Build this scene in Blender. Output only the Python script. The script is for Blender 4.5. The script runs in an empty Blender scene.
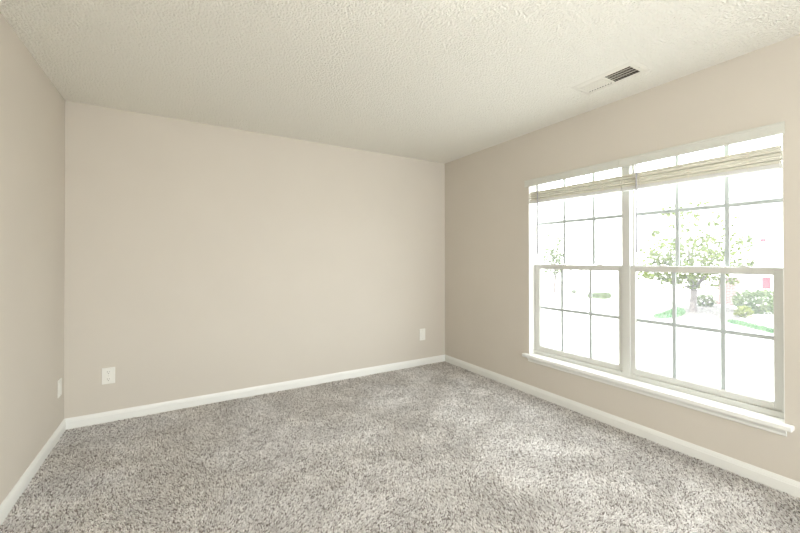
import bpy, bmesh, math, random
from mathutils import Vector, Matrix

random.seed(7)
S = bpy.context.scene
COL = S.collection
PI = math.pi

# ------------------------------------------------------------------ camera
cam_d = bpy.data.cameras.new('camera')
cam = bpy.data.objects.new('camera', cam_d)
COL.objects.link(cam)
cam_d.sensor_width = 36.0
cam_d.lens = 365.61 * 36.0 / 800.0
cam_d.shift_y = -(266.5 - 257.56) / 800.0
cam_d.clip_start = 0.02
cam_d.clip_end = 400
YAW, PITCH, ROLL = 0.5379, 0.00516, -0.00118
fw = Vector((math.sin(YAW) * math.cos(PITCH), math.cos(YAW) * math.cos(PITCH), math.sin(PITCH)))
rt = Vector((math.cos(YAW), -math.sin(YAW), 0))
up = rt.cross(fw)
r2 = rt * math.cos(ROLL) + up * math.sin(ROLL)
u2 = -rt * math.sin(ROLL) + up * math.cos(ROLL)
cam.matrix_world = Matrix(((r2.x, u2.x, -fw.x, 0), (r2.y, u2.y, -fw.y, 0), (r2.z, u2.z, -fw.z, 1.2532), (0, 0, 0, 1)))
S.camera = cam

# ------------------------------------------------------------------ world, sun, lights, exposure
SKY = 9.5
world = bpy.data.worlds.new('sky')
S.world = world
world.use_nodes = True
bg = world.node_tree.nodes['Background']
bg.inputs[0].default_value = (0.92, 0.97, 1.0, 1)
bg.inputs[1].default_value = SKY

sun_d = bpy.data.lights.new('sun', 'SUN')
sun_d.energy = 8.0
sun_d.angle = 0.02
sun_d.color = (1.0, 0.96, 0.9)
sun = bpy.data.objects.new('sun', sun_d)
COL.objects.link(sun)
sun.rotation_euler = Vector((0.62, 0.25, -0.74)).to_track_quat('-Z', 'Y').to_euler()


def area(name, loc, direction, sx, sy, power, color, portal=False):
    d = bpy.data.lights.new(name, 'AREA')
    d.shape = 'RECTANGLE'
    d.size, d.size_y = sx, sy
    d.energy = power
    d.color = color
    o = bpy.data.objects.new(name, d)
    COL.objects.link(o)
    o.location = loc
    o.rotation_euler = Vector(direction).to_track_quat('-Z', 'Y').to_euler()
    if portal:
        d.cycles.is_portal = True
    return o


# portals guide the sky light through the window and the added rear opening
area('added_rear_portal', (1.0, -3.145, 1.35), (0, 1, 0), 3.0, 1.8, 1, (1, 1, 1), True)
area('window_portal', (2.955, 1.48, 1.18), (-1, 0, 0), 1.72, 1.66, 1, (1, 1, 1), True)
ADDED_LAMP_POWER = 17

vs = S.view_settings
vs.view_transform = 'Standard'
vs.look = 'None'
vs.exposure = 0.0
vs.gamma = 1.0
vs.use_curve_mapping = False
S.cycles.use_denoising = True
S.cycles.max_bounces = 14
S.cycles.diffuse_bounces = 8
S.cycles.transparent_max_bounces = 16
S.cycles.sample_clamp_indirect = 6
S.cycles.caustics_reflective = False
S.cycles.caustics_refractive = False


# ------------------------------------------------------------------ materials
def new_mat(name):
    m = bpy.data.materials.new(name)
    m.use_nodes = True
    nt = m.node_tree
    b = nt.nodes['Principled BSDF']
    return m, nt, b


def plain(name, col, rough=0.6, var=0.03, vscale=6.0, spec=0.3, metal=0.0, bump=0.0, bscale=200.0):
    """paint-like material: base colour with slight procedural mottling"""
    m, nt, b = new_mat(name)
    N = nt.nodes
    tc = N.new('ShaderNodeTexCoord')
    no = N.new('ShaderNodeTexNoise')
    no.inputs['Scale'].default_value = vscale
    no.inputs['Detail'].default_value = 4
    nt.links.new(tc.outputs['Object'], no.inputs['Vector'])
    rp = N.new('ShaderNodeValToRGB')
    rp.color_ramp.elements[0].position = 0.3
    rp.color_ramp.elements[1].position = 0.7
    rp.color_ramp.elements[0].color = tuple(c * (1 - var) for c in col) + (1,)
    rp.color_ramp.elements[1].color = tuple(min(1, c * (1 + var)) for c in col) + (1,)
    nt.links.new(no.outputs['Fac'], rp.inputs['Fac'])
    nt.links.new(rp.outputs['Color'], b.inputs['Base Color'])
    b.inputs['Roughness'].default_value = rough
    b.inputs['Specular IOR Level'].default_value = spec
    b.inputs['Metallic'].default_value = metal
    if bump:
        n2 = N.new('ShaderNodeTexNoise')
        n2.inputs['Scale'].default_value = bscale
        n2.inputs['Detail'].default_value = 2
        nt.links.new(tc.outputs['Object'], n2.inputs['Vector'])
        bp = N.new('ShaderNodeBump')
        bp.inputs['Strength'].default_value = bump
        bp.inputs['Distance'].default_value = 0.002
        nt.links.new(n2.outputs['Fac'], bp.inputs['Height'])
        nt.links.new(bp.outputs['Normal'], b.inputs['Normal'])
    return m


def popcorn_mat():
    m, nt, b = new_mat('popcorn_ceiling')
    N = nt.nodes
    tc = N.new('ShaderNodeTexCoord')
    n1 = N.new('ShaderNodeTexNoise')
    n1.inputs['Scale'].default_value = 90
    n1.inputs['Detail'].default_value = 3
    n1.inputs['Roughness'].default_value = 0.6
    v = N.new('ShaderNodeTexVoronoi')
    v.inputs['Scale'].default_value = 105
    v.feature = 'SMOOTH_F1'
    nt.links.new(tc.outputs['Object'], n1.inputs['Vector'])
    nt.links.new(tc.outputs['Object'], v.inputs['Vector'])
    mx = N.new('ShaderNodeMath')
    mx.operation = 'SUBTRACT'
    nt.links.new(n1.outputs['Fac'], mx.inputs[0])
    nt.links.new(v.outputs['Distance'], mx.inputs[1])
    bp = N.new('ShaderNodeBump')
    bp.inputs['Strength'].default_value = 1.0
    bp.inputs['Distance'].default_value = 0.009
    nt.links.new(mx.outputs[0], bp.inputs['Height'])
    nt.links.new(bp.outputs['Normal'], b.inputs['Normal'])
    b.inputs['Base Color'].default_value = (0.885, 0.87, 0.805, 1)
    b.inputs['Roughness'].default_value = 0.95
    b.inputs['Specular IOR Level'].default_value = 0.1
    return m


def carpet_mat(tufts):
    """speckled cut pile: one yarn colour per tuft; the backing uses the same yarn colours in small cells"""
    m, nt, b = new_mat('carpet_yarn' if tufts else 'carpet_backing')
    N, L = nt.nodes, nt.links
    tc = N.new('ShaderNodeTexCoord')
    rp = N.new('ShaderNodeValToRGB')
    cr = rp.color_ramp
    cr.elements[0].position = 0.0
    cr.elements[0].color = (0.20, 0.175, 0.158, 1)
    cr.elements[1].position = 1.0
    cr.elements[1].color = (0.90, 0.88, 0.85, 1)
    for p, c in ((0.12, (0.32, 0.29, 0.27, 1)), (0.28, (0.57, 0.54, 0.515, 1)), (0.62, (0.75, 0.725, 0.70, 1)), (0.85, (0.85, 0.83, 0.81, 1))):
        e = cr.elements.new(p)
        e.color = c
    if tufts:
        ge = N.new('ShaderNodeNewGeometry')
        L.new(ge.outputs['Random Per Island'], rp.inputs['Fac'])
    else:
        v = N.new('ShaderNodeTexVoronoi')
        v.inputs['Scale'].default_value = 120
        L.new(tc.outputs['Object'], v.inputs['Vector'])
        sep = N.new('ShaderNodeSeparateColor')
        L.new(v.outputs['Color'], sep.inputs[0])
        L.new(sep.outputs[0], rp.inputs['Fac'])
    n1 = N.new('ShaderNodeTexNoise')
    n1.inputs['Scale'].default_value = 4.5
    n1.inputs['Detail'].default_value = 4
    L.new(tc.outputs['Object'], n1.inputs['Vector'])
    r2_ = N.new('ShaderNodeValToRGB')
    r2_.color_ramp.elements[0].position = 0.35
    r2_.color_ramp.elements[0].color = (0.87, 0.865, 0.86, 1)
    r2_.color_ramp.elements[1].position = 0.65
    r2_.color_ramp.elements[1].color = (1.07, 1.07, 1.07, 1)
    L.new(n1.outputs['Fac'], r2_.inputs['Fac'])
    mul = N.new('ShaderNodeMix')
    mul.data_type = 'RGBA'
    mul.blend_type = 'MULTIPLY'
    mul.inputs['Factor'].default_value = 1.0
    L.new(rp.outputs['Color'], mul.inputs[6])
    L.new(r2_.outputs['Color'], mul.inputs[7])
    L.new(mul.outputs[2], b.inputs['Base Color'])
    b.inputs['Roughness'].default_value = 1.0
    b.inputs['Specular IOR Level'].default_value = 0.05
    return m


def glass_mat():
    m, nt, b = new_mat('window_glass')
    N, L = nt.nodes, nt.links
    N.remove(b)
    out = N['Material Output']
    tr = N.new('ShaderNodeBsdfTransparent')
    tr.inputs[0].default_value = (0.98, 0.99, 0.985, 1)
    tl = N.new('ShaderNodeBsdfTranslucent')
    tl.inputs[0].default_value = (0.95, 0.97, 1.0, 1)
    m1 = N.new('ShaderNodeMixShader')
    m1.inputs[0].default_value = 0.03          # milky veil put into the glass to imitate window glare
    L.new(tr.outputs[0], m1.inputs[1])
    L.new(tl.outputs[0], m1.inputs[2])
    gl = N.new('ShaderNodeBsdfGlossy')
    gl.inputs['Roughness'].default_value = 0.02
    m2 = N.new('ShaderNodeMixShader')
    m2.inputs[0].default_value = 0.03
    L.new(m1.outputs[0], m2.inputs[1])
    L.new(gl.outputs[0], m2.inputs[2])
    L.new(m2.outputs[0], out.inputs['Surface'])
    return m


def leaf_mat(name, c1, c2, trans=0.35):
    m, nt, b = new_mat(name)
    N, L = nt.nodes, nt.links
    tc = N.new('ShaderNodeTexCoord')
    no = N.new('ShaderNodeTexNoise')
    no.inputs['Scale'].default_value = 3.0
    no.inputs['Detail'].default_value = 5
    L.new(tc.outputs['Object'], no.inputs['Vector'])
    rp = N.new('ShaderNodeValToRGB')
    rp.color_ramp.elements[0].position = 0.35
    rp.color_ramp.elements[1].position = 0.65
    rp.color_ramp.elements[0].color = c1 + (1,)
    rp.color_ramp.elements[1].color = c2 + (1,)
    L.new(no.outputs['Fac'], rp.inputs['Fac'])
    L.new(rp.outputs['Color'], b.inputs['Base Color'])
    b.inputs['Roughness'].default_value = 0.7
    tl = N.new('ShaderNodeBsdfTranslucent')
    L.new(rp.outputs['Color'], tl.inputs[0])
    mx = N.new('ShaderNodeMixShader')
    mx.inputs[0].default_value = trans
    L.new(b.outputs[0], mx.inputs[1])
    L.new(tl.outputs[0], mx.inputs[2])
    L.new(mx.outputs[0], N['Material Output'].inputs['Surface'])
    return m


def brick_mat():
    m, nt, b = new_mat('pale_red_brick')
    N, L = nt.nodes, nt.links
    tc = N.new('ShaderNodeTexCoord')
    sx = N.new('ShaderNodeSeparateXYZ')
    L.new(tc.outputs['Object'], sx.inputs[0])
    ad = N.new('ShaderNodeMath')
    L.new(sx.outputs['X'], ad.inputs[0])
    L.new(sx.outputs['Y'], ad.inputs[1])
    cb = N.new('ShaderNodeCombineXYZ')
    L.new(ad.outputs[0], cb.inputs['X'])
    L.new(sx.outputs['Z'], cb.inputs['Y'])
    br = N.new('ShaderNodeTexBrick')
    br.inputs['Color1'].default_value = (0.075, 0.038, 0.036, 1)
    br.inputs['Color2'].default_value = (0.095, 0.056, 0.052, 1)
    br.inputs['Mortar'].default_value = (0.19, 0.17, 0.16, 1)
    br.inputs['Scale'].default_value = 1.0
    br.inputs['Brick Width'].default_value = 0.22
    br.inputs['Row Height'].default_value = 0.075
    br.inputs['Mortar Size'].default_value = 0.01
    L.new(cb.outputs[0], br.inputs['Vector'])
    L.new(br.outputs['Color'], b.inputs['Base Color'])
    b.inputs['Roughness'].default_value = 0.9
    return m


M = {
    'wall': plain('greige_wall_paint', (0.610, 0.566, 0.500), 0.75, 0.01, 2.5, 0.2, bump=0.06, bscale=160),
    'trim': plain('white_trim_paint', (0.80, 0.80, 0.77), 0.35, 0.01, 5, 0.4),
    'vinyl': plain('white_vinyl', (0.60, 0.60, 0.565), 0.4, 0.01, 5, 0.4),
    'jamb': plain('white_jamb_paint', (0.84, 0.83, 0.80), 0.5, 0.01, 5, 0.3),
    'muntin': plain('pale_grey_muntin', (0.52, 0.56, 0.56), 0.5, 0.01, 5, 0.3),
    'blind': plain('cream_blind_slats', (0.69, 0.67, 0.585), 0.55, 0.05, 14, 0.3),
    'valance': plain('white_blind_valance', (0.61, 0.61, 0.56), 0.45, 0.02, 8, 0.3),
    'rail': plain('grey_white_bottom_rail', (0.68, 0.68, 0.66), 0.5, 0.02, 8, 0.3),
    'cord': plain('off_white_cord', (0.74, 0.70, 0.60), 0.8, 0.05, 50, 0.1),
    'wand': plain('frosted_wand', (0.36, 0.36, 0.385), 0.3, 0.02, 8, 0.5),
    'plate': plain('white_plastic_plate', (0.80, 0.79, 0.74), 0.35, 0.01, 20, 0.4),
    'slot': plain('dark_slot', (0.12, 0.11, 0.10), 0.8, 0.1, 40, 0.1),
    'screw': plain('painted_screw', (0.62, 0.61, 0.57), 0.35, 0.03, 40, 0.5),
    'vent': plain('vent_enamel', (0.80, 0.78, 0.71), 0.45, 0.01, 10, 0.4),
    'duct': plain('duct_interior', (0.16, 0.135, 0.12), 0.8, 0.15, 10, 0.2),
    'added_lamp_metal': plain('brushed_nickel', (0.6, 0.58, 0.55), 0.35, 0.03, 30, 0.5, 0.9),
    'ceiling': popcorn_mat(),
    'carpet': carpet_mat(False),
    'yarn': carpet_mat(True),
    'glass': glass_mat(),
    'ground': plain('sunlit_pavement', (0.52, 0.50, 0.47), 0.95, 0.08, 0.6, 0.1),
    'mulch': plain('pale_mulch', (0.11, 0.10, 0.094), 1.0, 0.6, 9, 0.05),
    'bark': plain('grey_bark', (0.10, 0.086, 0.08), 0.95, 0.35, 9, 0.1),
    'leaf': leaf_mat('spring_green_leaves', (0.036, 0.056, 0.0015), (0.070, 0.092, 0.002)),
    'leaf_dark': leaf_mat('olive_leaves', (0.036, 0.056, 0.012), (0.066, 0.09, 0.022)),
    'shrub': leaf_mat('shrub_leaves', (0.045, 0.082, 0.025), (0.12, 0.15, 0.062)),
    'yellow_shrub': leaf_mat('yellow_green_leaves', (0.085, 0.11, 0.018), (0.15, 0.17, 0.035)),
    'grass': leaf_mat('bright_grass', (0.04, 0.115, 0.04), (0.085, 0.16, 0.06)),
    'siding': plain('white_siding', (0.80, 0.79, 0.77), 0.7, 0.02, 3, 0.2),
    'roof': plain('pale_roof', (0.55, 0.53, 0.51), 0.9, 0.06, 5, 0.1),
    'red': plain('faded_red_paint', (0.15, 0.034, 0.048), 0.6, 0.08, 6, 0.2),
    'curtain': plain('pale_window_pane', (0.12, 0.125, 0.14), 0.3, 0.1, 3, 0.4),
    'brick': brick_mat(),
    'stone': plain('stone_cap', (0.22, 0.20, 0.19), 0.9, 0.1, 5, 0.1),
}


# ------------------------------------------------------------------ mesh helpers
class MB:
    def __init__(self):
        self.bm = bmesh.new()

    def box(self, x0, x1, y0, y1, z0, z1, bevel=0.0, seg=2):
        b = bmesh.new()
        vs_ = [b.verts.new(p) for p in ((x0, y0, z0), (x1, y0, z0), (x1, y1, z0), (x0, y1, z0), (x0, y0, z1), (x1, y0, z1), (x1, y1, z1), (x0, y1, z1))]
        for f in ((0, 3, 2, 1), (4, 5, 6, 7), (0, 1, 5, 4), (1, 2, 6, 5), (2, 3, 7, 6), (3, 0, 4, 7)):
            b.faces.new([vs_[i] for i in f])
        if bevel:
            bmesh.ops.bevel(b, geom=b.edges[:], offset=bevel, segments=seg, affect='EDGES', profile=0.5)
        self.merge(b)
        return self

    def merge(self, b, mat=None):
        me = bpy.data.meshes.new('t')
        if mat is not None:
            bmesh.ops.transform(b, matrix=mat, verts=b.verts[:])
        bmesh.ops.recalc_face_normals(b, faces=b.faces[:])
        b.to_mesh(me)
        b.free()
        self.bm.from_mesh(me)
        bpy.data.meshes.remove(me)

    def prism(self, poly, a0, a1, axis, bevel=0.0):
        """extrude a closed polygon along an axis. axis 'x': poly is (y,z); 'y': (x,z); 'z': (x,y)"""
        def P(p, a):
            return {'x': (a, p[0], p[1]), 'y': (p[0], a, p[1]), 'z': (p[0], p[1], a)}[axis]
        b = bmesh.new()
        A = [b.verts.new(P(p, a0)) for p in poly]
        B = [b.verts.new(P(p, a1)) for p in poly]
        n = len(poly)
        b.faces.new(A[::-1])
        b.faces.new(B)
        for i in range(n):
            b.faces.new((A[i], A[(i + 1) % n], B[(i + 1) % n], B[i]))
        if bevel:
            bmesh.ops.recalc_face_normals(b, faces=b.faces[:])
            bmesh.ops.bevel(b, geom=b.edges[:], offset=bevel, segments=2, affect='EDGES', profile=0.5)
        self.merge(b)
        return self

    def tube(self, pts, radii, n=8):
        b = bmesh.new()
        rings = []
        pts = [Vector(p) for p in pts]
        for i, p in enumerate(pts):
            d = (pts[min(i + 1, len(pts) - 1)] - pts[max(i - 1, 0)]).normalized()
            a = d.orthogonal().normalized() if abs(d.z) > 0.99 else d.cross(Vector((0, 0, 1))).normalized()
            c = d.cross(a)
            r = radii[i] if isinstance(radii, (list, tuple)) else radii
            rings.append([b.verts.new(p + a * (r * math.cos(2 * PI * k / n)) + c * (r * math.sin(2 * PI * k / n))) for k in range(n)])
        for i in range(len(rings) - 1):
            for k in range(n):
                b.faces.new((rings[i][k], rings[i][(k + 1) % n], rings[i + 1][(k + 1) % n], rings[i + 1][k]))
        b.faces.new(rings[0][::-1])
        b.faces.new(rings[-1])
        self.merge(b)
        return self

    def leaf(self, c, size, rng):
        """one folded, pointed leaf"""
        t = Vector((rng.gauss(0, 1), rng.gauss(0, 1), rng.gauss(0, 0.7)))
        t.normalize()
        s = t.orthogonal().normalized()
        s = Matrix.Rotation(rng.uniform(0, 2 * PI), 3, t) @ s
        nrm = t.cross(s)
        c = Vector(c)
        w = size * 0.36
        vs_ = [c - t * size * 0.5, c + s * w + nrm * size * 0.12, c + t * size * 0.55, c - s * w + nrm * size * 0.12]
        v = [self.bm.verts.new(p) for p in vs_]
        self.bm.faces.new((v[0], v[1], v[2]))
        self.bm.faces.new((v[0], v[2], v[3]))

    def build(self, name, mat, parent=None, smooth=False, origin=None):
        me = bpy.data.meshes.new(name)
        if origin is not None:
            bmesh.ops.translate(self.bm, vec=-Vector(origin), verts=self.bm.verts[:])
        self.bm.to_mesh(me)
        self.bm.free()
        me.materials.append(M[mat])
        if smooth:
            for p in me.polygons:
                p.use_smooth = True
        o = bpy.data.objects.new(name, me)
        COL.objects.link(o)
        if origin is not None:
            o.location = origin
        if parent is not None:
            o.parent = parent
            o.matrix_parent_inverse = Matrix.Identity(4)
            o.location = Vector(o.location) - world_loc(parent)
        return o


def world_loc(o):
    v = Vector((0, 0, 0))
    while o is not None:
        v += Vector(o.location)
        o = o.parent
    return v


def thing(name, label, cat, loc=(0, 0, 0), group=None):
    o = bpy.data.objects.new(name, None)
    o.empty_display_size = 0.05
    COL.objects.link(o)
    o.location = loc
    o['label'] = label
    o['category'] = cat
    o['kind'] = 'thing'
    if group:
        o['group'] = group
    return o


def struct(o):
    o['kind'] = 'structure'
    return o


# ------------------------------------------------------------------ room shell
XL, XR, YB, YR, H = -0.7477, 2.8005, 3.6065, -3.00, 2.44
T = 0.14
OY0, OY1, OZ0, OZ1 = 0.635, 2.331, 0.345, 1.997      # window opening

struct(MB().box(XL - T, XR + T, YR - T, YB + T, -0.10, -0.010).build('floor', 'carpet'))

VX0, VX1, VY0, VY1 = 2.345, 2.495, 1.185, 1.545      # hole for the ceiling register
c = MB()
for a in ((XL - T, XR + T, YR - T, VY0), (XL - T, XR + T, VY1, YB + T), (XL - T, VX0, VY0, VY1), (VX1, XR + T, VY0, VY1)):
    c.box(a[0], a[1], a[2], a[3], H, H + 0.10)
struct(c.build('ceiling', 'ceiling'))

struct(MB().box(XL - T, XL, YR, YB, -0.02, H).build('wall_left', 'wall'))
struct(MB().box(XL - T, XR + T, YB, YB + T, -0.02, H).build('wall_back', 'wall'))
w = MB()
w.box(XR, XR + T, YR, OY0, -0.02, H).box(XR, XR + T, OY1, YB, -0.02, H)
w.box(XR, XR + T, OY0, OY1, -0.02, OZ0).box(XR, XR + T, OY0, OY1, OZ1, H)
bmesh.ops.remove_doubles(w.bm, verts=w.bm.verts[:], dist=1e-5)
struct(w.build('wall_right', 'wall'))
# wall behind the camera, with a wide opening added to let in fill daylight
w = MB()
RX0, RX1, RZ0, RZ1 = -0.5, 2.5, 0.45, 2.25
w.box(XL - T, RX0, YR - T, YR, -0.02, H).box(RX1, XR + T, YR - T, YR, -0.02, H)
w.box(RX0, RX1, YR - T, YR, -0.02, RZ0).box(RX0, RX1, YR - T, YR, RZ1, H)
struct(w.build('wall_rear', 'wall'))


def carpet_pile():
    """cut pile: one short leaning tuft of yarn every few millimetres, swept about by the vacuum cleaner"""
    import numpy as np
    rs = np.random.RandomState(11)
    p = 0.0068
    xs = np.arange(XL + 0.015, XR - 0.015, p)
    ys = np.arange(-0.4, YB - 0.015, p * 0.9)
    X, Y = np.meshgrid(xs, ys)
    X = X + (np.arange(len(ys)) % 2)[:, None] * p * 0.5
    n = X.size
    X = X.ravel() + rs.uniform(-0.0028, 0.0028, n)
    Y = Y.ravel() + rs.uniform(-0.0028, 0.0028, n)
    X = np.clip(X, XL + 0.014, XR - 0.014)
    Y = np.minimum(Y, YB - 0.014)
    # sweep direction: smooth random field
    A = np.zeros(n)
    for k in range(9):
        fx, fy = rs.normal(0, 1, 2) * (1.2 + 0.9 * k)
        A += np.sin(fx * X + fy * Y + rs.uniform(0, 6.28)) / (1 + 0.22 * k)
    lx = 0.0060 * np.sin(1.3 * A) + rs.normal(0, 0.0022, n)
    ly = 0.0060 * np.cos(1.7 * A + 1) + rs.normal(0, 0.0022, n)
    hgt = -0.010 + rs.uniform(0.0075, 0.0125, n)
    r = rs.uniform(0.0032, 0.0048, n)
    th = rs.uniform(0, 6.28, n)
    V = np.zeros((n, 7, 3))
    for k in range(3):
        a = th + k * 2.0944
        V[:, k] = np.stack([X + r * np.cos(a), Y + r * np.sin(a), np.full(n, -0.0105)], 1)
        V[:, 3 + k] = np.stack([X + lx * 0.7 + 0.8 * r * np.cos(a + .3), Y + ly * 0.7 + 0.8 * r * np.sin(a + .3), hgt - 0.003], 1)
    V[:, 6] = np.stack([X + lx, Y + ly, hgt], 1)
    V[:, :, 0] = np.clip(V[:, :, 0], XL + 0.002, XR - 0.002)
    V[:, :, 1] = np.minimum(V[:, :, 1], YB - 0.002)
    tri = np.array([(0, 1, 4), (0, 4, 3), (1, 2, 5), (1, 5, 4), (2, 0, 3), (2, 3, 5), (3, 4, 6), (4, 5, 6), (5, 3, 6)])
    F = (tri[None] + (np.arange(n) * 7)[:, None, None]).reshape(-1)
    me = bpy.data.meshes.new('carpet_pile')
    me.vertices.add(n * 7)
    me.vertices.foreach_set('co', V.reshape(-1))
    nf = n * 9
    me.loops.add(nf * 3)
    me.loops.foreach_set('vertex_index', F)
    me.polygons.add(nf)
    me.polygons.foreach_set('loop_start', np.arange(nf) * 3)
    me.update(calc_edges=True)
    me.validate()
    me.materials.append(M['yarn'])
    o = bpy.data.objects.new('carpet_pile', me)
    COL.objects.link(o)
    o['kind'] = 'stuff'
    o['label'] = 'speckled grey and beige cut pile carpet covering the whole floor'
    o['category'] = 'carpet'
    return o


carpet_pile()


def base_profile(d):
    """baseboard cross section: distance from wall (scaled by d), height"""
    return [(0, -0.012), (0.0125 * d, -0.012), (0.0125 * d, 0.050), (0.0105 * d, 0.053), (0.0105 * d, 0.058), (0.008 * d, 0.066), (0.0055 * d, 0.072), (0.004 * d, 0.0762), (0, 0.0762)]


b = MB()
b.prism([(XL + p, z) for p, z in base_profile(1)], YR, YB, 'y')
struct(b.build('baseboard_left', 'trim'))
b = MB()
b.prism([(YB - p, z) for p, z in base_profile(1)], XL, XR, 'x')
struct(b.build('baseboard_back', 'trim'))
b = MB()
b.prism([(XR - p, z) for p, z in base_profile(1)], YR, YB, 'y')
struct(b.build('baseboard_right', 'trim'))

# ------------------------------------------------------------------ window: jamb lining, mullion, stool, apron
j = MB()
j.box(XR + 0.001, XR + T, OY1 - 0.004, OY1, OZ0, OZ1).box(XR + 0.001, XR + T, OY0, OY0 + 0.004, OZ0, OZ1)
j.box(XR + 0.001, XR + T, OY0, OY1, OZ1 - 0.004, OZ1)
struct(j.build('trim_1', 'jamb'))

MY0, MY1 = 1.459, 1.516
struct(MB().box(XR + 0.058, XR + T, MY0, MY1, 0.368, OZ1 - 0.004, 0.002).build('trim_2', 'vinyl'))

st = MB()
N_ = 0.049
poly = [(XR + 0.075, OY0 + 0.004), (XR + 0.0005, OY0 + 0.004), (XR + 0.0005, 0.598), (XR - N_, 0.598), (XR - N_, 2.378), (XR + 0.0005, 2.378), (XR + 0.0005, OY1 - 0.004), (XR + 0.075, OY1 - 0.004)]
st.prism(poly, 0.338, 0.368, 'z', bevel=0.007)
struct(st.build('trim_3', 'trim', smooth=False))
ap = MB()
ap.prism([(XR, 0.298), (XR - 0.008, 0.298), (XR - 0.011, 0.303), (XR - 0.011, 0.312), (XR - 0.014, 0.320), (XR - 0.021, 0.328), (XR - 0.026, 0.338), (XR, 0.338)], 0.628, 2.334, 'y')
struct(ap.build('trim_4', 'trim'))


def make_window(name, y0, y1, fn, ff, bars_low, bars_up):
    """fn / ff: visible width of the frame at the near and far side"""
    root = bpy.data.objects.new(name, None)
    root.empty_display_size = 0.05
    COL.objects.link(root)
    root.location = (XR + 0.08, (y0 + y1) / 2, 0.37)
    root['kind'] = 'structure'
    xa, xb = XR + 0.064, XR + T - 0.003
    f = MB()
    fz0, fz1 = 0.368, OZ1 - 0.005
    j = 0.007
    f.box(xa + 0.038, xb, y0, y0 + j, fz0, fz1, 0.001).box(xa + 0.038, xb, y1 - j, y1, fz0, fz1, 0.001)
    f.box(xa, xb, y0, y1, fz1 - 0.016, fz1, 0.0015)
    f.box(xa - 0.006, xb, y0, y1, fz0, fz0 + 0.034, 0.003)
    # side tracks of the lower sash
    for a, b_, o in ((y0, y0 + fn, 1), (y1 - ff, y1, -1)):
        if b_ - a > 0.01:
            f.box(xa + 0.006, xa + 0.037, a, b_, fz0 + 0.034, 1.204, 0.0015)
            c_ = b_ if o > 0 else a
            f.box(xa, xa + 0.007, a, a + 0.008, fz0 + 0.034, 1.204, 0.0015)
            f.box(xa, xa + 0.007, b_ - 0.008, b_, fz0 + 0.034, 1.204, 0.0015)
    f.build('frame', 'vinyl', root)

    def sash(nm, a, b_, z0, z1, gy0, gy1, gz0, gz1, x0, x1, bars):
        s = MB()
        s.box(x0, x1, a, gy0, z0, z1, 0.002).box(x0, x1, gy1, b_, z0, z1, 0.002)
        s.box(x0, x1, gy0, gy1, z0, gz0, 0.002).box(x0, x1, gy0, gy1, gz1, z1, 0.002)
        g = 0.004
        if gy0 - a > 0.02:
            s.box(x0 + 0.008, x1 - 0.002, gy0, gy0 + g, gz0, gz1).box(x0 + 0.008, x1 - 0.002, gy1 - g, gy1, gz0, gz1)
            s.box(x0 + 0.008, x1 - 0.002, gy0, gy1, gz0, gz0 + g).box(x0 + 0.008, x1 - 0.002, gy0, gy1, gz1 - g, gz1)
        so = s.build(nm, 'vinyl', root)
        xm = (x0 + x1) / 2 + 0.002
        MB().box(xm - 0.008, xm + 0.008, gy0 + 0.001, gy1 - 0.001, gz0 + 0.001, gz1 - 0.001).build('glass_pane', 'glass', so)
        m = MB()
        for yc in bars:
            m.box(xm - 0.003, xm + 0.003, yc - 0.012, yc + 0.012, gz0 + 0.002, gz1 - 0.002, 0.002)
        zc = (gz0 + gz1) / 2
        m.box(xm - 0.0029, xm + 0.0029, gy0 + 0.002, gy1 - 0.002, zc - 0.0125, zc + 0.0125, 0.002)
        m.build('muntin_grid', 'muntin', so)
        return so

    a, b_ = y0 + fn, y1 - ff
    lo = sash('lower_sash', a, b_, 0.403, 1.204, a + 0.030, b_ - 0.032, 0.442, 1.166, XR + 0.068, XR + 0.098, bars_low)
    sash('upper_sash', y0 + j, y1 - j, 1.168, fz1 - 0.016, y0 + j + 0.006, y1 - j - 0.006, 1.205, fz1 - 0.022, XR + 0.104, XR + 0.132, bars_up)
    for t in (0.22, 0.74):
        yc = y0 + (y1 - y0) * t
        l = MB()
        l.box(XR + 0.072, XR + 0.096, yc - 0.024, yc + 0.024, 1.204, 1.210, 0.002)
        l.tube([(XR + 0.084, yc, 1.209), (XR + 0.084, yc, 1.2155)], 0.010, 12)
        l.box(XR + 0.078, XR + 0.088, yc - 0.006, yc + 0.022, 1.2125, 1.217, 0.0015)
        l.build('sash_lock', 'vinyl', lo)
    f = MB()
    f.box(XR + 0.0655, XR + 0.069, (y0 + y1) / 2 - 0.12, (y0 + y1) / 2 + 0.12, 0.409, 0.415, 0.001)
    f.build('lift_rail', 'vinyl', lo)
    return root


make_window('window_1', MY1 + 0.0005, OY1 - 0.004, 0.0, 0.030, (1.780, 2.041), (1.772, 2.041))
make_window('window_2', OY0 + 0.004, MY0 - 0.0005, 0.023, 0.0, (0.9235, 1.186), (0.912, 1.179))


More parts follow.
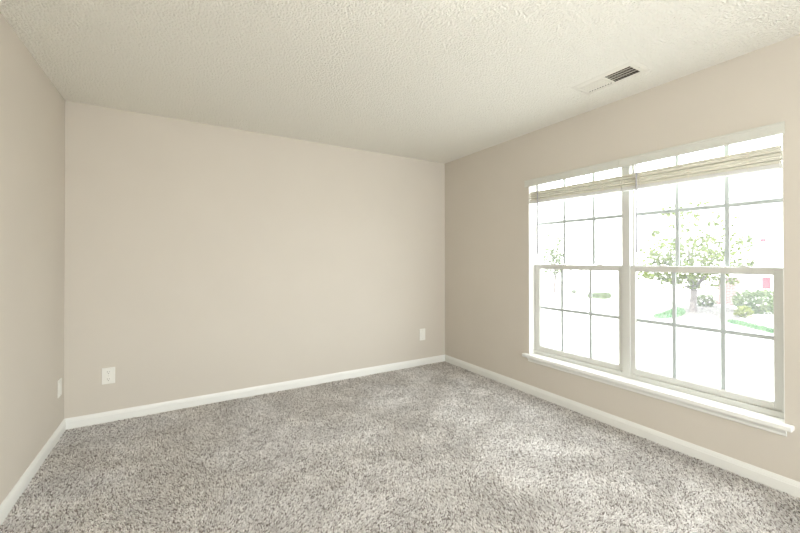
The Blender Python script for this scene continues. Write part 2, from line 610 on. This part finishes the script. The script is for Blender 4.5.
# ------------------------------------------------------------------ blinds
def make_blind(label, y0, y1, vy0, vy1, top_a, top_b, bot_a, bot_b, wand_y, wand_z, bracket_y=None, seed=1):
    """top_a/bot_a at y0 (near end), top_b/bot_b at y1"""
    rng = random.Random(seed)
    root = thing('window_blind', label, 'window blind', (XR + 0.01, (y0 + y1) / 2, 1.99), 'raised blinds in the double window')
    # head rail (a channel)
    h = MB()
    h.box(XR + 0.004, XR + 0.050, y0, y1, 1.950, OZ1 - 0.006, 0.002)
    h.build('headrail', 'valance', root)
    # valance: a moulded board with a shallow bead along both edges
    v = MB()
    xv = XR - 0.038
    prof = [(xv + 0.008, 1.9255), (xv + 0.001, 1.9255), (xv - 0.001, 1.929), (xv - 0.001, 1.936), (xv + 0.001, 1.939), (xv + 0.001, 1.977), (xv - 0.001, 1.980), (xv - 0.001, 1.987), (xv + 0.001, 1.9905), (xv + 0.008, 1.9905)]
    v.prism(prof, vy0, vy1, 'y')
    vo = v.build('valance', 'valance', root)
    # returns that hook the valance to the rail
    for yy in (y0 + 0.06, (y0 + y1) / 2, y1 - 0.06):
        MB().box(xv + 0.007, XR + 0.006, yy - 0.008, yy + 0.008, 1.958, 1.972).build('valance_clip', 'valance', vo)
    # gathered slats
    xf, xb_ = XR - 0.014, XR + 0.036
    s = MB()
    n = 5
    rail_h = 0.024

    def line(t, y):           # height of fraction t of the stack at y
        k = (y - y0) / (y1 - y0)
        lo_ = bot_a + (bot_b - bot_a) * k + rail_h
        hi = top_a + (top_b - top_a) * k
        return lo_ + (hi - lo_) * t
    for i in range(n):
        dx = rng.uniform(-0.002, 0.002) + (0.004, -0.003)[i % 2]
        e0, e1 = rng.uniform(0, 0.006), rng.uniform(0, 0.006)
        t0, t1 = i / n, (i + (0.86, 0.80)[i % 2]) / n
        bmm = bmesh.new()
        secs = []
        for yy in (y0 + e0, y1 - e1):
            zb, zt = line(t0, yy), line(t1, yy)
            h_ = zt - zb
            ring = []
            for (u, q) in ((0, 0.35), (0.05, 0.05), (0.5, 0.18), (0.95, 0.05), (1.0, 0.35), (1.0, 0.70), (0.95, 0.95), (0.5, 1.12), (0.05, 0.95), (0, 0.70)):
                ring.append(bmm.verts.new((xf + dx + (xb_ - xf) * u, yy, zb + h_ * q * 0.92)))
            secs.append(ring)
        A, B = secs
        for k in range(len(A)):
            bmm.faces.new((A[k], A[(k + 1) % len(A)], B[(k + 1) % len(A)], B[k]))
        bmm.faces.new(A[::-1])
        bmm.faces.new(B)
        s.merge(bmm)
    s.build('slat_stack', 'blind', root)
    # bottom rail
    bmm = bmesh.new()
    secs = []
    for yy in (y0 + 0.002, y1 - 0.002):
        k = (yy - y0) / (y1 - y0)
        z = bot_a + (bot_b - bot_a) * k
        secs.append([bmm.verts.new((x, yy, z + q)) for x, q in ((xf, 0.003), (xf + 0.003, 0), (xb_ - 0.003, 0), (xb_, 0.003), (xb_, rail_h - 0.003), (xb_ - 0.003, rail_h), (xf + 0.003, rail_h), (xf, rail_h - 0.003))])
    A, B = secs
    for k in range(8):
        bmm.faces.new((A[k], A[(k + 1) % 8], B[(k + 1) % 8], B[k]))
    bmm.faces.new(A[::-1])
    bmm.faces.new(B)
    m = MB()
    m.merge(bmm)
    m.build('bottom_rail', 'rail', root)
    # ladder cords: taut between headrail and stack, bunched in loops over the slat edges
    for t in (0.16, 0.5, 0.84):
        yy = y0 + (y1 - y0) * t
        cd = MB()
        zt = line(1.0, yy)
        for xx in (xf - 0.001, xb_ + 0.001):
            cd.tube([(xx + 0.012 if xx < XR else xx - 0.004, yy, 1.951), (xx, yy, zt + 0.002), (xx, yy, line(0, yy) - 0.012)], 0.0011, 6)
        for q in range(5):
            zc = line(0.1 + 0.19 * q, yy)
            pts = [(xf - 0.001 - 0.006 * math.sin(a), yy + 0.009 * math.sin(a * 2 + q) + rng.uniform(-.002, .002), zc + 0.008 * math.cos(a)) for a in [k * PI / 5 for k in range(6)]]
            cd.tube(pts, 0.0011, 5)
        cd.build('ladder_cord', 'cord', root)
    # tilt wand
    wd = MB()
    wx = XR - 0.021
    wd.tube([(XR + 0.0035, wand_y, 1.957), (wx, wand_y, 1.950), (wx, wand_y, 1.940)], 0.0014, 6)
    wd.tube([(wx, wand_y, 1.942), (wx, wand_y, 1.936), (wx, wand_y, wand_z + 0.07), (wx, wand_y, wand_z + 0.065), (wx, wand_y, wand_z + 0.004), (wx, wand_y, wand_z)], [0.0036, 0.0052, 0.0052, 0.0062, 0.0062, 0.004], 8)
    wd.build('tilt_wand', 'wand', root)
    if bracket_y is not None:
        k = MB()
        k.box(XR + 0.006, XR + 0.03, bracket_y - 0.018, bracket_y + 0.018, 1.915, 1.951, 0.002)
        k.box(XR + 0.002, XR + 0.007, bracket_y - 0.012, bracket_y + 0.012, 1.905, 1.951, 0.0015)
        k.build('support_bracket', 'vinyl', root)
    return root


make_blind('cream slatted window blind pulled up over the window half nearest the room corner',
           1.483, 2.314, 1.4865, 2.347, 1.876, 1.882, 1.757, 1.773, 2.215, 1.302, seed=3)
make_blind('cream slatted window blind pulled up over the window half showing the big tree',
           0.643, 1.479, 0.6225, 1.4835, 1.878, 1.877, 1.749, 1.757, 1.372, 1.2975, bracket_y=1.447, seed=8)

# ------------------------------------------------------------------ ceiling register
v = thing('ceiling_vent', 'white metal air vent with louvers set in the textured ceiling', 'air vent', (2.418, 1.362, H))
f = MB()
fx0, fx1, fy0, fy1 = 2.307, 2.523, 1.156, 1.566


def ring(mb, o, i, z0, z1, slope):
    (a0, a1, b0, b1), (c0, c1, d0, d1) = o, i
    bm_ = bmesh.new()
    O = [bm_.verts.new(p) for p in ((a0, b0, z1), (a1, b0, z1), (a1, b1, z1), (a0, b1, z1))]
    e = slope
    Q = [bm_.verts.new(p) for p in ((a0 + e, b0 + e, z0), (a1 - e, b0 + e, z0), (a1 - e, b1 - e, z0), (a0 + e, b1 - e, z0))]
    I = [bm_.verts.new(p) for p in ((c0, d0, z0), (c1, d0, z0), (c1, d1, z0), (c0, d1, z0))]
    K = [bm_.verts.new(p) for p in ((c0, d0, z1), (c1, d0, z1), (c1, d1, z1), (c0, d1, z1))]
    for A, B in ((O, Q), (Q, I), (I, K), (K, O)):
        for k in range(4):
            bm_.faces.new((A[k], A[(k + 1) % 4], B[(k + 1) % 4], B[k]))
    mb.merge(bm_)


ring(f, (fx0, fx1, fy0, fy1), (2.358, 2.486, 1.198, 1.540), H - 0.003, H, 0.016)
f.box(2.358, 2.486, 1.360, 1.374, H - 0.003, H + 0.004)          # bar between the two louver banks
f.build('faceplate', 'vent', v)


def louvers(y0, y1, tilt, n, name, mat):
    m = MB()
    for i in range(n):
        yc = y0 + (y1 - y0) * (i + 0.5) / n
        d = (y1 - y0) / n
        dy, dz = 0.62 * d * math.sin(tilt), 0.62 * d * math.cos(tilt)
        zc = H + 0.0055
        m.prism([(yc - dy, zc - dz), (yc - dy + 0.0012, zc - dz), (yc + dy + 0.0012, zc + dz), (yc + dy, zc + dz)], 2.3585, 2.4855, 'x')
    for k in range(1, 4):
        x = 2.358 + 0.128 * k / 4
        m.box(x - 0.0015, x + 0.0015, y0, y1, H + 0.001, H + 0.005)
    return m.build(name, mat, v)


louvers(1.198, 1.360, 0.80, 9, 'louver_bank', 'vent')
louvers(1.374, 1.540, -0.85, 9, 'louver_bank', 'vent')
for yy in (1.176, 1.553):
    sc_ = MB()
    sc_.tube([(2.422, yy, H - 0.0048), (2.422, yy, H - 0.0025)], 0.004, 10)
    sc_.build('screw', 'screw', v)
d = MB()
d.box(VX0 + .001, VX0 + 0.003, VY0 + .001, VY1 - .001, H + 0.0005, H + 0.22).box(VX1 - 0.003, VX1 - .001, VY0 + .001, VY1 - .001, H + 0.0005, H + 0.22)
d.box(VX0 + .001, VX1 - .001, VY0 + .001, VY0 + 0.003, H + 0.0005, H + 0.22).box(VX0 + .001, VX1 - .001, VY1 - 0.003, VY1 - .001, H + 0.0005, H + 0.22)
d.box(VX0 + .001, VX1 - .001, VY0 + .001, VY1 - .001, H + 0.218, H + 0.22)
d.build('duct', 'duct', v)


# ------------------------------------------------------------------ wall plates (built facing -y at the origin, then turned)
def plate(name, label, cat, loc, rotz, kind, pw=0.084, ph=0.136):
    root = thing(name, label, cat, loc, 'white wall plates near the floor')
    rot = Matrix.Rotation(rotz, 4, 'Z')
    parts = []
    m = MB()
    m.box(-pw / 2, pw / 2, -0.006, 0, -ph / 2, ph / 2, 0.003, 3)
    parts.append((m, 'faceplate', 'plate', None))
    if kind == 'duplex':
        for zc in (0.0275, -0.0275):
            m = MB()
            # rounded receptacle face
            pts = []
            for k in range(24):
                a = 2 * PI * k / 24
                pts.append((max(-0.0165, min(0.0165, 0.020 * math.cos(a))), zc + 0.0165 * math.sin(a)))
            m.prism(pts, -0.0085, -0.0055, 'y')
            parts.append((m, 'receptacle', 'plate', None))
            m = MB()
            m.box(-0.0080, -0.0056, -0.0089, -0.0080, zc + 0.000, zc + 0.010)
            m.box(0.0052, 0.0072, -0.0089, -0.0080, zc + 0.001, zc + 0.009)
            m.tube([(0, -0.0089, zc - 0.0085), (0, -0.0080, zc - 0.0085)], 0.0028, 10)
            parts.append((m, 'slot', 'slot', len(parts) - 1))
        m = MB()
        m.tube([(0, -0.0075, 0), (0, -0.0055, 0)], 0.0035, 12)
        parts.append((m, 'screw', 'screw', None))
    else:
        m = MB()
        m.box(-0.017, 0.017, -0.0085, -0.0055, -0.034, 0.034, 0.0015)
        parts.append((m, 'insert', 'plate', None))
        for zc in (0.049, -0.049):
            m = MB()
            m.tube([(0, -0.0072, zc), (0, -0.0055, zc)], 0.0032, 12)
            parts.append((m, 'screw', 'screw', None))
    objs = []
    for m, nm, mt, par in parts:
        bmesh.ops.transform(m.bm, matrix=Matrix.Translation(Vector(loc)) @ rot, verts=m.bm.verts[:])
        objs.append(m.build(nm, mt, root if par is None else objs[par], origin=loc))
    return root


plate('wall_outlet', 'white duplex wall outlet with dark slots on the left end of the back wall', 'outlet', (-0.488, YB, 0.3525), 0, 'duplex', 0.083, 0.126)
plate('wall_plate', 'white wall plate low on the back wall near the window-side corner', 'wall plate', (2.459, YB, 0.361), 0, 'decora', 0.082, 0.138)
plate('wall_plate', 'white wall plate seen edge-on low on the left side wall', 'wall plate', (XL, 3.478, 0.343), PI / 2, 'decora', 0.084, 0.122)

# ------------------------------------------------------------------ unseen ceiling lamp added to fill the room with light
cl = thing('added_ceiling_light', 'unseen round dome lamp added overhead to brighten the room', 'added fill lamp', (0.7, 0.5, H))
m = MB()
m.tube([(0.7, 0.5, H - 0.03), (0.7, 0.5, H)], [0.17, 0.18], 32)
m.build('canopy', 'added_lamp_metal', cl)
mm, nt, bb = new_mat('added_lamp_glass')
bb.inputs['Base Color'].default_value = (0.9, 0.88, 0.82, 1)
bb.inputs['Emission Color'].default_value = (1.0, 0.9, 0.76, 1)
bb.inputs['Emission Strength'].default_value = 6.0
M['lit'] = mm
m = MB()
prof = [(0.16 * math.cos(a), -0.03 - 0.09 * math.sin(a)) for a in [k * PI / 2 / 8 for k in range(8)]] + [(0.01, -0.12)]
m.tube([(0.7, 0.5, H + z) for r, z in prof], [r for r, z in prof], 32)
m.build('added_lamp_shade', 'lit', cl, smooth=True)
pl = bpy.data.lights.new('added_lamp_bulb', 'POINT')  # added fill source, hung just below the dome
pl.energy = ADDED_LAMP_POWER
pl.color = (1.0, 0.97, 0.92)
pl.shadow_soft_size = 0.17
po = bpy.data.objects.new('added_lamp_bulb', pl)
COL.objects.link(po)
po.location = (0.7, 0.5, H - 0.30)

# ------------------------------------------------------------------ outside
GZ = -0.9
g = MB()
g.box(2.96, 120, -60, 90, GZ - 0.3, GZ)
struct(g.build('ground', 'ground'))


def mound(name, pts, h, mat, seed, blades=0, size=0.1):
    """low lumpy bed with an irregular outline given by points"""
    rng = random.Random(seed)
    cx = sum(p[0] for p in pts) / len(pts)
    cy = sum(p[1] for p in pts) / len(pts)
    m = MB()
    n = 40
    rings = []
    # smooth closed outline
    out = []
    for k in range(n):
        t = k / n * len(pts)
        i, u = int(t), t - int(t)
        p0, p1, p2, p3 = [Vector(pts[(i + q) % len(pts)]) for q in (-1, 0, 1, 2)]
        out.append(0.5 * (2 * p1 + (p2 - p0) * u + (2 * p0 - 5 * p1 + 4 * p2 - p3) * u * u + (3 * p1 - p0 - 3 * p2 + p3) * u ** 3))
    bm_ = m.bm
    for f_, z in ((1.0, 0.0), (0.93, 0.6), (0.75, 0.9), (0.45, 1.0)):
        rings.append([bm_.verts.new((cx + (p.x - cx) * f_, cy + (p.y - cy) * f_, GZ + h * z * rng.uniform(0.8, 1.1))) for p in out])
    cv = bm_.verts.new((cx, cy, GZ + h))
    for a, b_ in zip(rings, rings[1:]):
        for k in range(n):
            bm_.faces.new((a[k], a[(k + 1) % n], b_[(k + 1) % n], b_[k]))
    for k in range(n):
        bm_.faces.new((rings[-1][k], rings[-1][(k + 1) % n], cv))
    for k in range(blades):
        q = rng.choice(out)
        f_ = math.sqrt(rng.random())
        x, y = cx + (q.x - cx) * f_, cy + (q.y - cy) * f_
        z = GZ + h * (0.5 if f_ > 0.9 else 0.85)
        a = rng.uniform(0, 2 * PI)
        ht = size * rng.uniform(0.6, 1.3)
        vs_ = [bm_.verts.new(p) for p in ((x - 0.012 * math.cos(a), y - 0.012 * math.sin(a), z), (x + 0.012 * math.cos(a), y + 0.012 * math.sin(a), z), (x + rng.uniform(-.05, .05), y + rng.uniform(-.05, .05), z + ht))]
        bm_.faces.new(vs_)
    o = m.build(name, mat)
    return o


o = mound('mulch_bed', [(15.6, 5.2), (17.0, 5.0), (20.6, 6.2), (21.2, 7.4), (18.6, 7.5), (16.2, 6.6)], 0.05, 'mulch', 5)
struct(o)
o = mound('grass', [(14.8, 6.75), (15.8, 6.9), (17.3, 7.2), (18.3, 7.3), (17.0, 6.6), (15.6, 6.35)], 0.07, 'grass', 6, 900, 0.12)
o['kind'] = 'stuff'
o['label'] = 'bright green patch of grass at the foot of the big tree'
o['category'] = 'grass'
o = mound('grass', [(15.85, 4.95), (16.2, 4.85), (15.5, 4.1), (14.9, 3.55), (14.6, 3.5), (15.2, 4.2)], 0.05, 'grass', 7, 900, 0.10)
o['kind'] = 'stuff'
o['label'] = 'thin green strip of grass in front of the round shrub'
o['category'] = 'grass'
o = mound('grass', [(19.6, 12.3), (20.6, 12.4), (21.4, 12.1), (20.4, 11.4), (19.4, 11.3)], 0.10, 'leaf_dark', 9, 900, 0.22)
o['kind'] = 'stuff'
o['label'] = 'olive green tuft of grass seen through the window half nearest the corner'
o['category'] = 'grass'


def tree(label, base, trunk_h, trunk_r, crown, centre, n_branch, n_clump, leaves, size, mat, seed, extra=()):
    """tapering trunk, branches to the crown, leaves in clumps inside an ellipsoid"""
    rng = random.Random(seed)
    root = thing('tree', label, 'tree', base, 'trees outside the window')
    bx_, by_, bz_ = base
    C = Vector(centre)
    R = Vector(crown)
    t = MB()
    top = Vector((bx_ + 0.06, by_ - 0.03, bz_ + trunk_h))
    t.tube([(bx_, by_, bz_ - 0.05), (bx_, by_, bz_ + 0.06), (bx_ + 0.02, by_, bz_ + trunk_h * 0.5), top], [trunk_r * 1.5, trunk_r * 1.05, trunk_r * 0.9, trunk_r * 0.8], 10)
    trunk = t.build('trunk', 'bark', root, smooth=True)
    br = MB()
    tips = []
    for i in range(n_branch):
        while True:
            p = Vector((rng.uniform(-1, 1), rng.uniform(-1, 1), rng.uniform(-0.9, 1)))
            if 0.35 < p.length < 0.95:
                break
        tip = C + Vector((p.x * R.x, p.y * R.y, p.z * R.z))
        mid = top.lerp(tip, 0.5) + Vector((rng.uniform(-.15, .15), rng.uniform(-.15, .15), 0.12))
        r0 = trunk_r * rng.uniform(0.16, 0.34)
        br.tube([top - Vector((0, 0, 0.08)), mid, tip], [r0, r0 * 0.45, r0 * 0.12], 6)
        tips.append(mid.lerp(tip, 0.4))
        tips.append(tip)
    br.build('branches', 'bark', root, smooth=True)
    fo = MB()
    for i in range(n_clump):
        if i < len(tips):
            c_ = tips[i]
        else:
            while True:
                p = Vector((rng.uniform(-1, 1), rng.uniform(-1, 1), rng.uniform(-1, 1)))
                if p.length < 1:
                    break
            # more leaves low in the crown
            if p.z > 0.15 and rng.random() < 0.55:
                p.z = -abs(p.z) * 0.9
            c_ = C + Vector((p.x * R.x, p.y * R.y, p.z * R.z))
        sp = rng.uniform(0.07, 0.17)
        for k in range(rng.randint(leaves // 2, leaves)):
            fo.leaf((c_.x + rng.gauss(0, sp * 1.4), c_.y + rng.gauss(0, sp * 1.4), c_.z + rng.gauss(0, sp * 0.7)), size * rng.uniform(0.6, 1.25), rng)
    for (q, z, sp) in extra:            # low hanging boughs: offset across the view, height, spread
        c_ = Vector((C.x + 0.859 * q, C.y - 0.512 * q, z))
        for k in range(26):
            fo.leaf((c_.x + rng.gauss(0, sp), c_.y + rng.gauss(0, sp), c_.z + rng.gauss(0, sp * 0.4)), size * rng.uniform(0.7, 1.3), rng)
    fo.build('foliage', mat, root)
    return root


tree('bright green leafy tree in the middle of the right window half', (17.54, 6.56, GZ), 0.95, 0.13,
     (1.95, 1.95, 1.9), (17.5, 6.65, 1.75), 20, 250, 12, 0.16, 'leaf', 21, extra=[(-1.75, 0.62, 0.16), (-1.45, 0.55, 0.2), (-1.15, 0.42, 0.2), (-0.85, 0.50, 0.2), (-0.5, 0.45, 0.22), (-0.1, 0.35, 0.2), (0.25, 0.2, 0.18), (0.5, 0.5, 0.2), (-1.2, 1.12, 0.18), (-0.9, 1.05, 0.15)])
tree('slim sparse tree at the far left of the window half nearest the corner', (20.9, 15.35, GZ), 1.0, 0.08,
     (0.65, 0.65, 1.9), (20.9, 15.4, 1.7), 10, 120, 14, 0.15, 'leaf_dark', 31)


def shrub(label, base, rx, rz, n, size, mat, seed):
    rng = random.Random(seed)
    root = thing('shrub', label, 'shrub', base, 'shrubs outside the window')
    st_ = MB()
    for k in range(7):
        a = rng.uniform(0, 2 * PI)
        st_.tube([(base[0] + 0.03 * math.cos(a), base[1] + 0.03 * math.sin(a), base[2] - 0.02), (base[0] + rx * 0.3 * math.cos(a), base[1] + rx * 0.3 * math.sin(a), base[2] + rz * 0.7), (base[0] + rx * 0.6 * math.cos(a), base[1] + rx * 0.6 * math.sin(a), base[2] + rz * 1.3)], [0.02, 0.014, 0.005], 6)
    st_.build('stems', 'bark', root)
    fo = MB()
    for k in range(n):
        d_ = Vector((rng.gauss(0, 1), rng.gauss(0, 1), rng.gauss(0, 1))).normalized()
        q = rng.uniform(0.6, 1.0) * (1 + 0.13 * math.sin(5 * d_.x + seed) * math.cos(4 * d_.y))
        z = base[2] + rz * 0.95 + d_.z * rz * q
        if z < base[2] + 0.02:
            z = base[2] + rng.uniform(0.02, 0.2)
        fo.leaf((base[0] + d_.x * rx * q, base[1] + d_.y * rx * q, z), size * rng.uniform(0.6, 1.3), rng)
    fo.build('foliage', mat, root)
    return root


shrub('large rounded green shrub in the lower right window pane', (19.5, 5.13, GZ), 0.84, 0.50, 1500, 0.12, 'shrub', 41)
shrub('small yellow green shrub left of the large rounded shrub', (17.7, 5.07, GZ), 0.26, 0.22, 260, 0.10, 'yellow_shrub', 42)
shrub('olive shrub just right of the big tree trunk', (20.2, 7.1, GZ), 0.42, 0.30, 420, 0.11, 'leaf_dark', 43)
shrub('tiny dark shrub in the far yard left of the olive grass tuft', (20.87, 13.94, GZ), 0.16, 0.14, 160, 0.08, 'leaf_dark', 44)

# brick gate pier
bp_ = thing('brick_pier', 'short pale red brick pier with stone cap behind the large shrub', 'brick pier', (22.3, 6.9, GZ))
MB().box(21.98, 22.62, 6.58, 7.22, GZ, GZ + 1.25).build('shaft', 'brick', bp_)
MB().box(21.90, 22.70, 6.50, 7.30, GZ + 1.25, GZ + 1.34, 0.02).build('cap', 'stone', bp_)
MB().box(21.90, 22.70, 6.50, 7.30, GZ, GZ + 0.14, 0.01).build('footing', 'brick', bp_)

# house across the way
hs = thing('house', 'white sided house with red trim far across the street', 'house', (33.0, 12.0, GZ))
X0 = 30.0
MB().box(X0, X0 + 8, 2.0, 24.0, GZ, 5.2).build('wall', 'siding', hs)
rf = MB()
rf.prism([(X0 - 0.5, 5.1), (X0 + 8.5, 5.1), (X0 + 4, 8.4)], 1.6, 24.4, 'y')
rf.build('roof', 'roof', hs)
for (yc, zc, ww, hh) in ((8.46, 2.35, 0.7, 0.9), (12.2, 2.35, 0.7, 0.9), (19.4, 0.2, 0.35, 0.5), (20.3, 0.2, 0.35, 0.5), (21.2, 0.2, 0.35, 0.5)):
    wf = MB()
    e = 0.07
    wf.box(X0 - 0.06, X0 - 0.0, yc - ww / 2 - e, yc + ww / 2 + e, zc - hh / 2 - e, zc - hh / 2)
    wf.box(X0 - 0.06, X0 - 0.0, yc - ww / 2 - e, yc + ww / 2 + e, zc + hh / 2, zc + hh / 2 + e)
    wf.box(X0 - 0.06, X0 - 0.0, yc - ww / 2 - e, yc - ww / 2, zc - hh / 2, zc + hh / 2)
    wf.box(X0 - 0.06, X0 - 0.0, yc + ww / 2, yc + ww / 2 + e, zc - hh / 2, zc + hh / 2)
    wo = wf.build('window', 'siding', hs)
    MB().box(X0 - 0.02, X0 - 0.001, yc - ww / 2, yc + ww / 2, zc - hh / 2, zc + hh / 2).build('pane', 'curtain', wo)
sh = MB()
sh.box(X0 - 0.05, X0, 7.38, 7.74, -0.53, 0.17, 0.01)
for k in range(6):
    sh.box(X0 - 0.065, X0 - 0.045, 7.42, 7.70, -0.47 + k * 0.105, -0.40 + k * 0.105, 0.004)
sh.build('shutter', 'red', hs)
sh = MB()
sh.box(X0 - 0.05, X0, 7.58, 7.80, 2.30, 2.48, 0.01)
sh.build('sign_plate', 'red', hs)
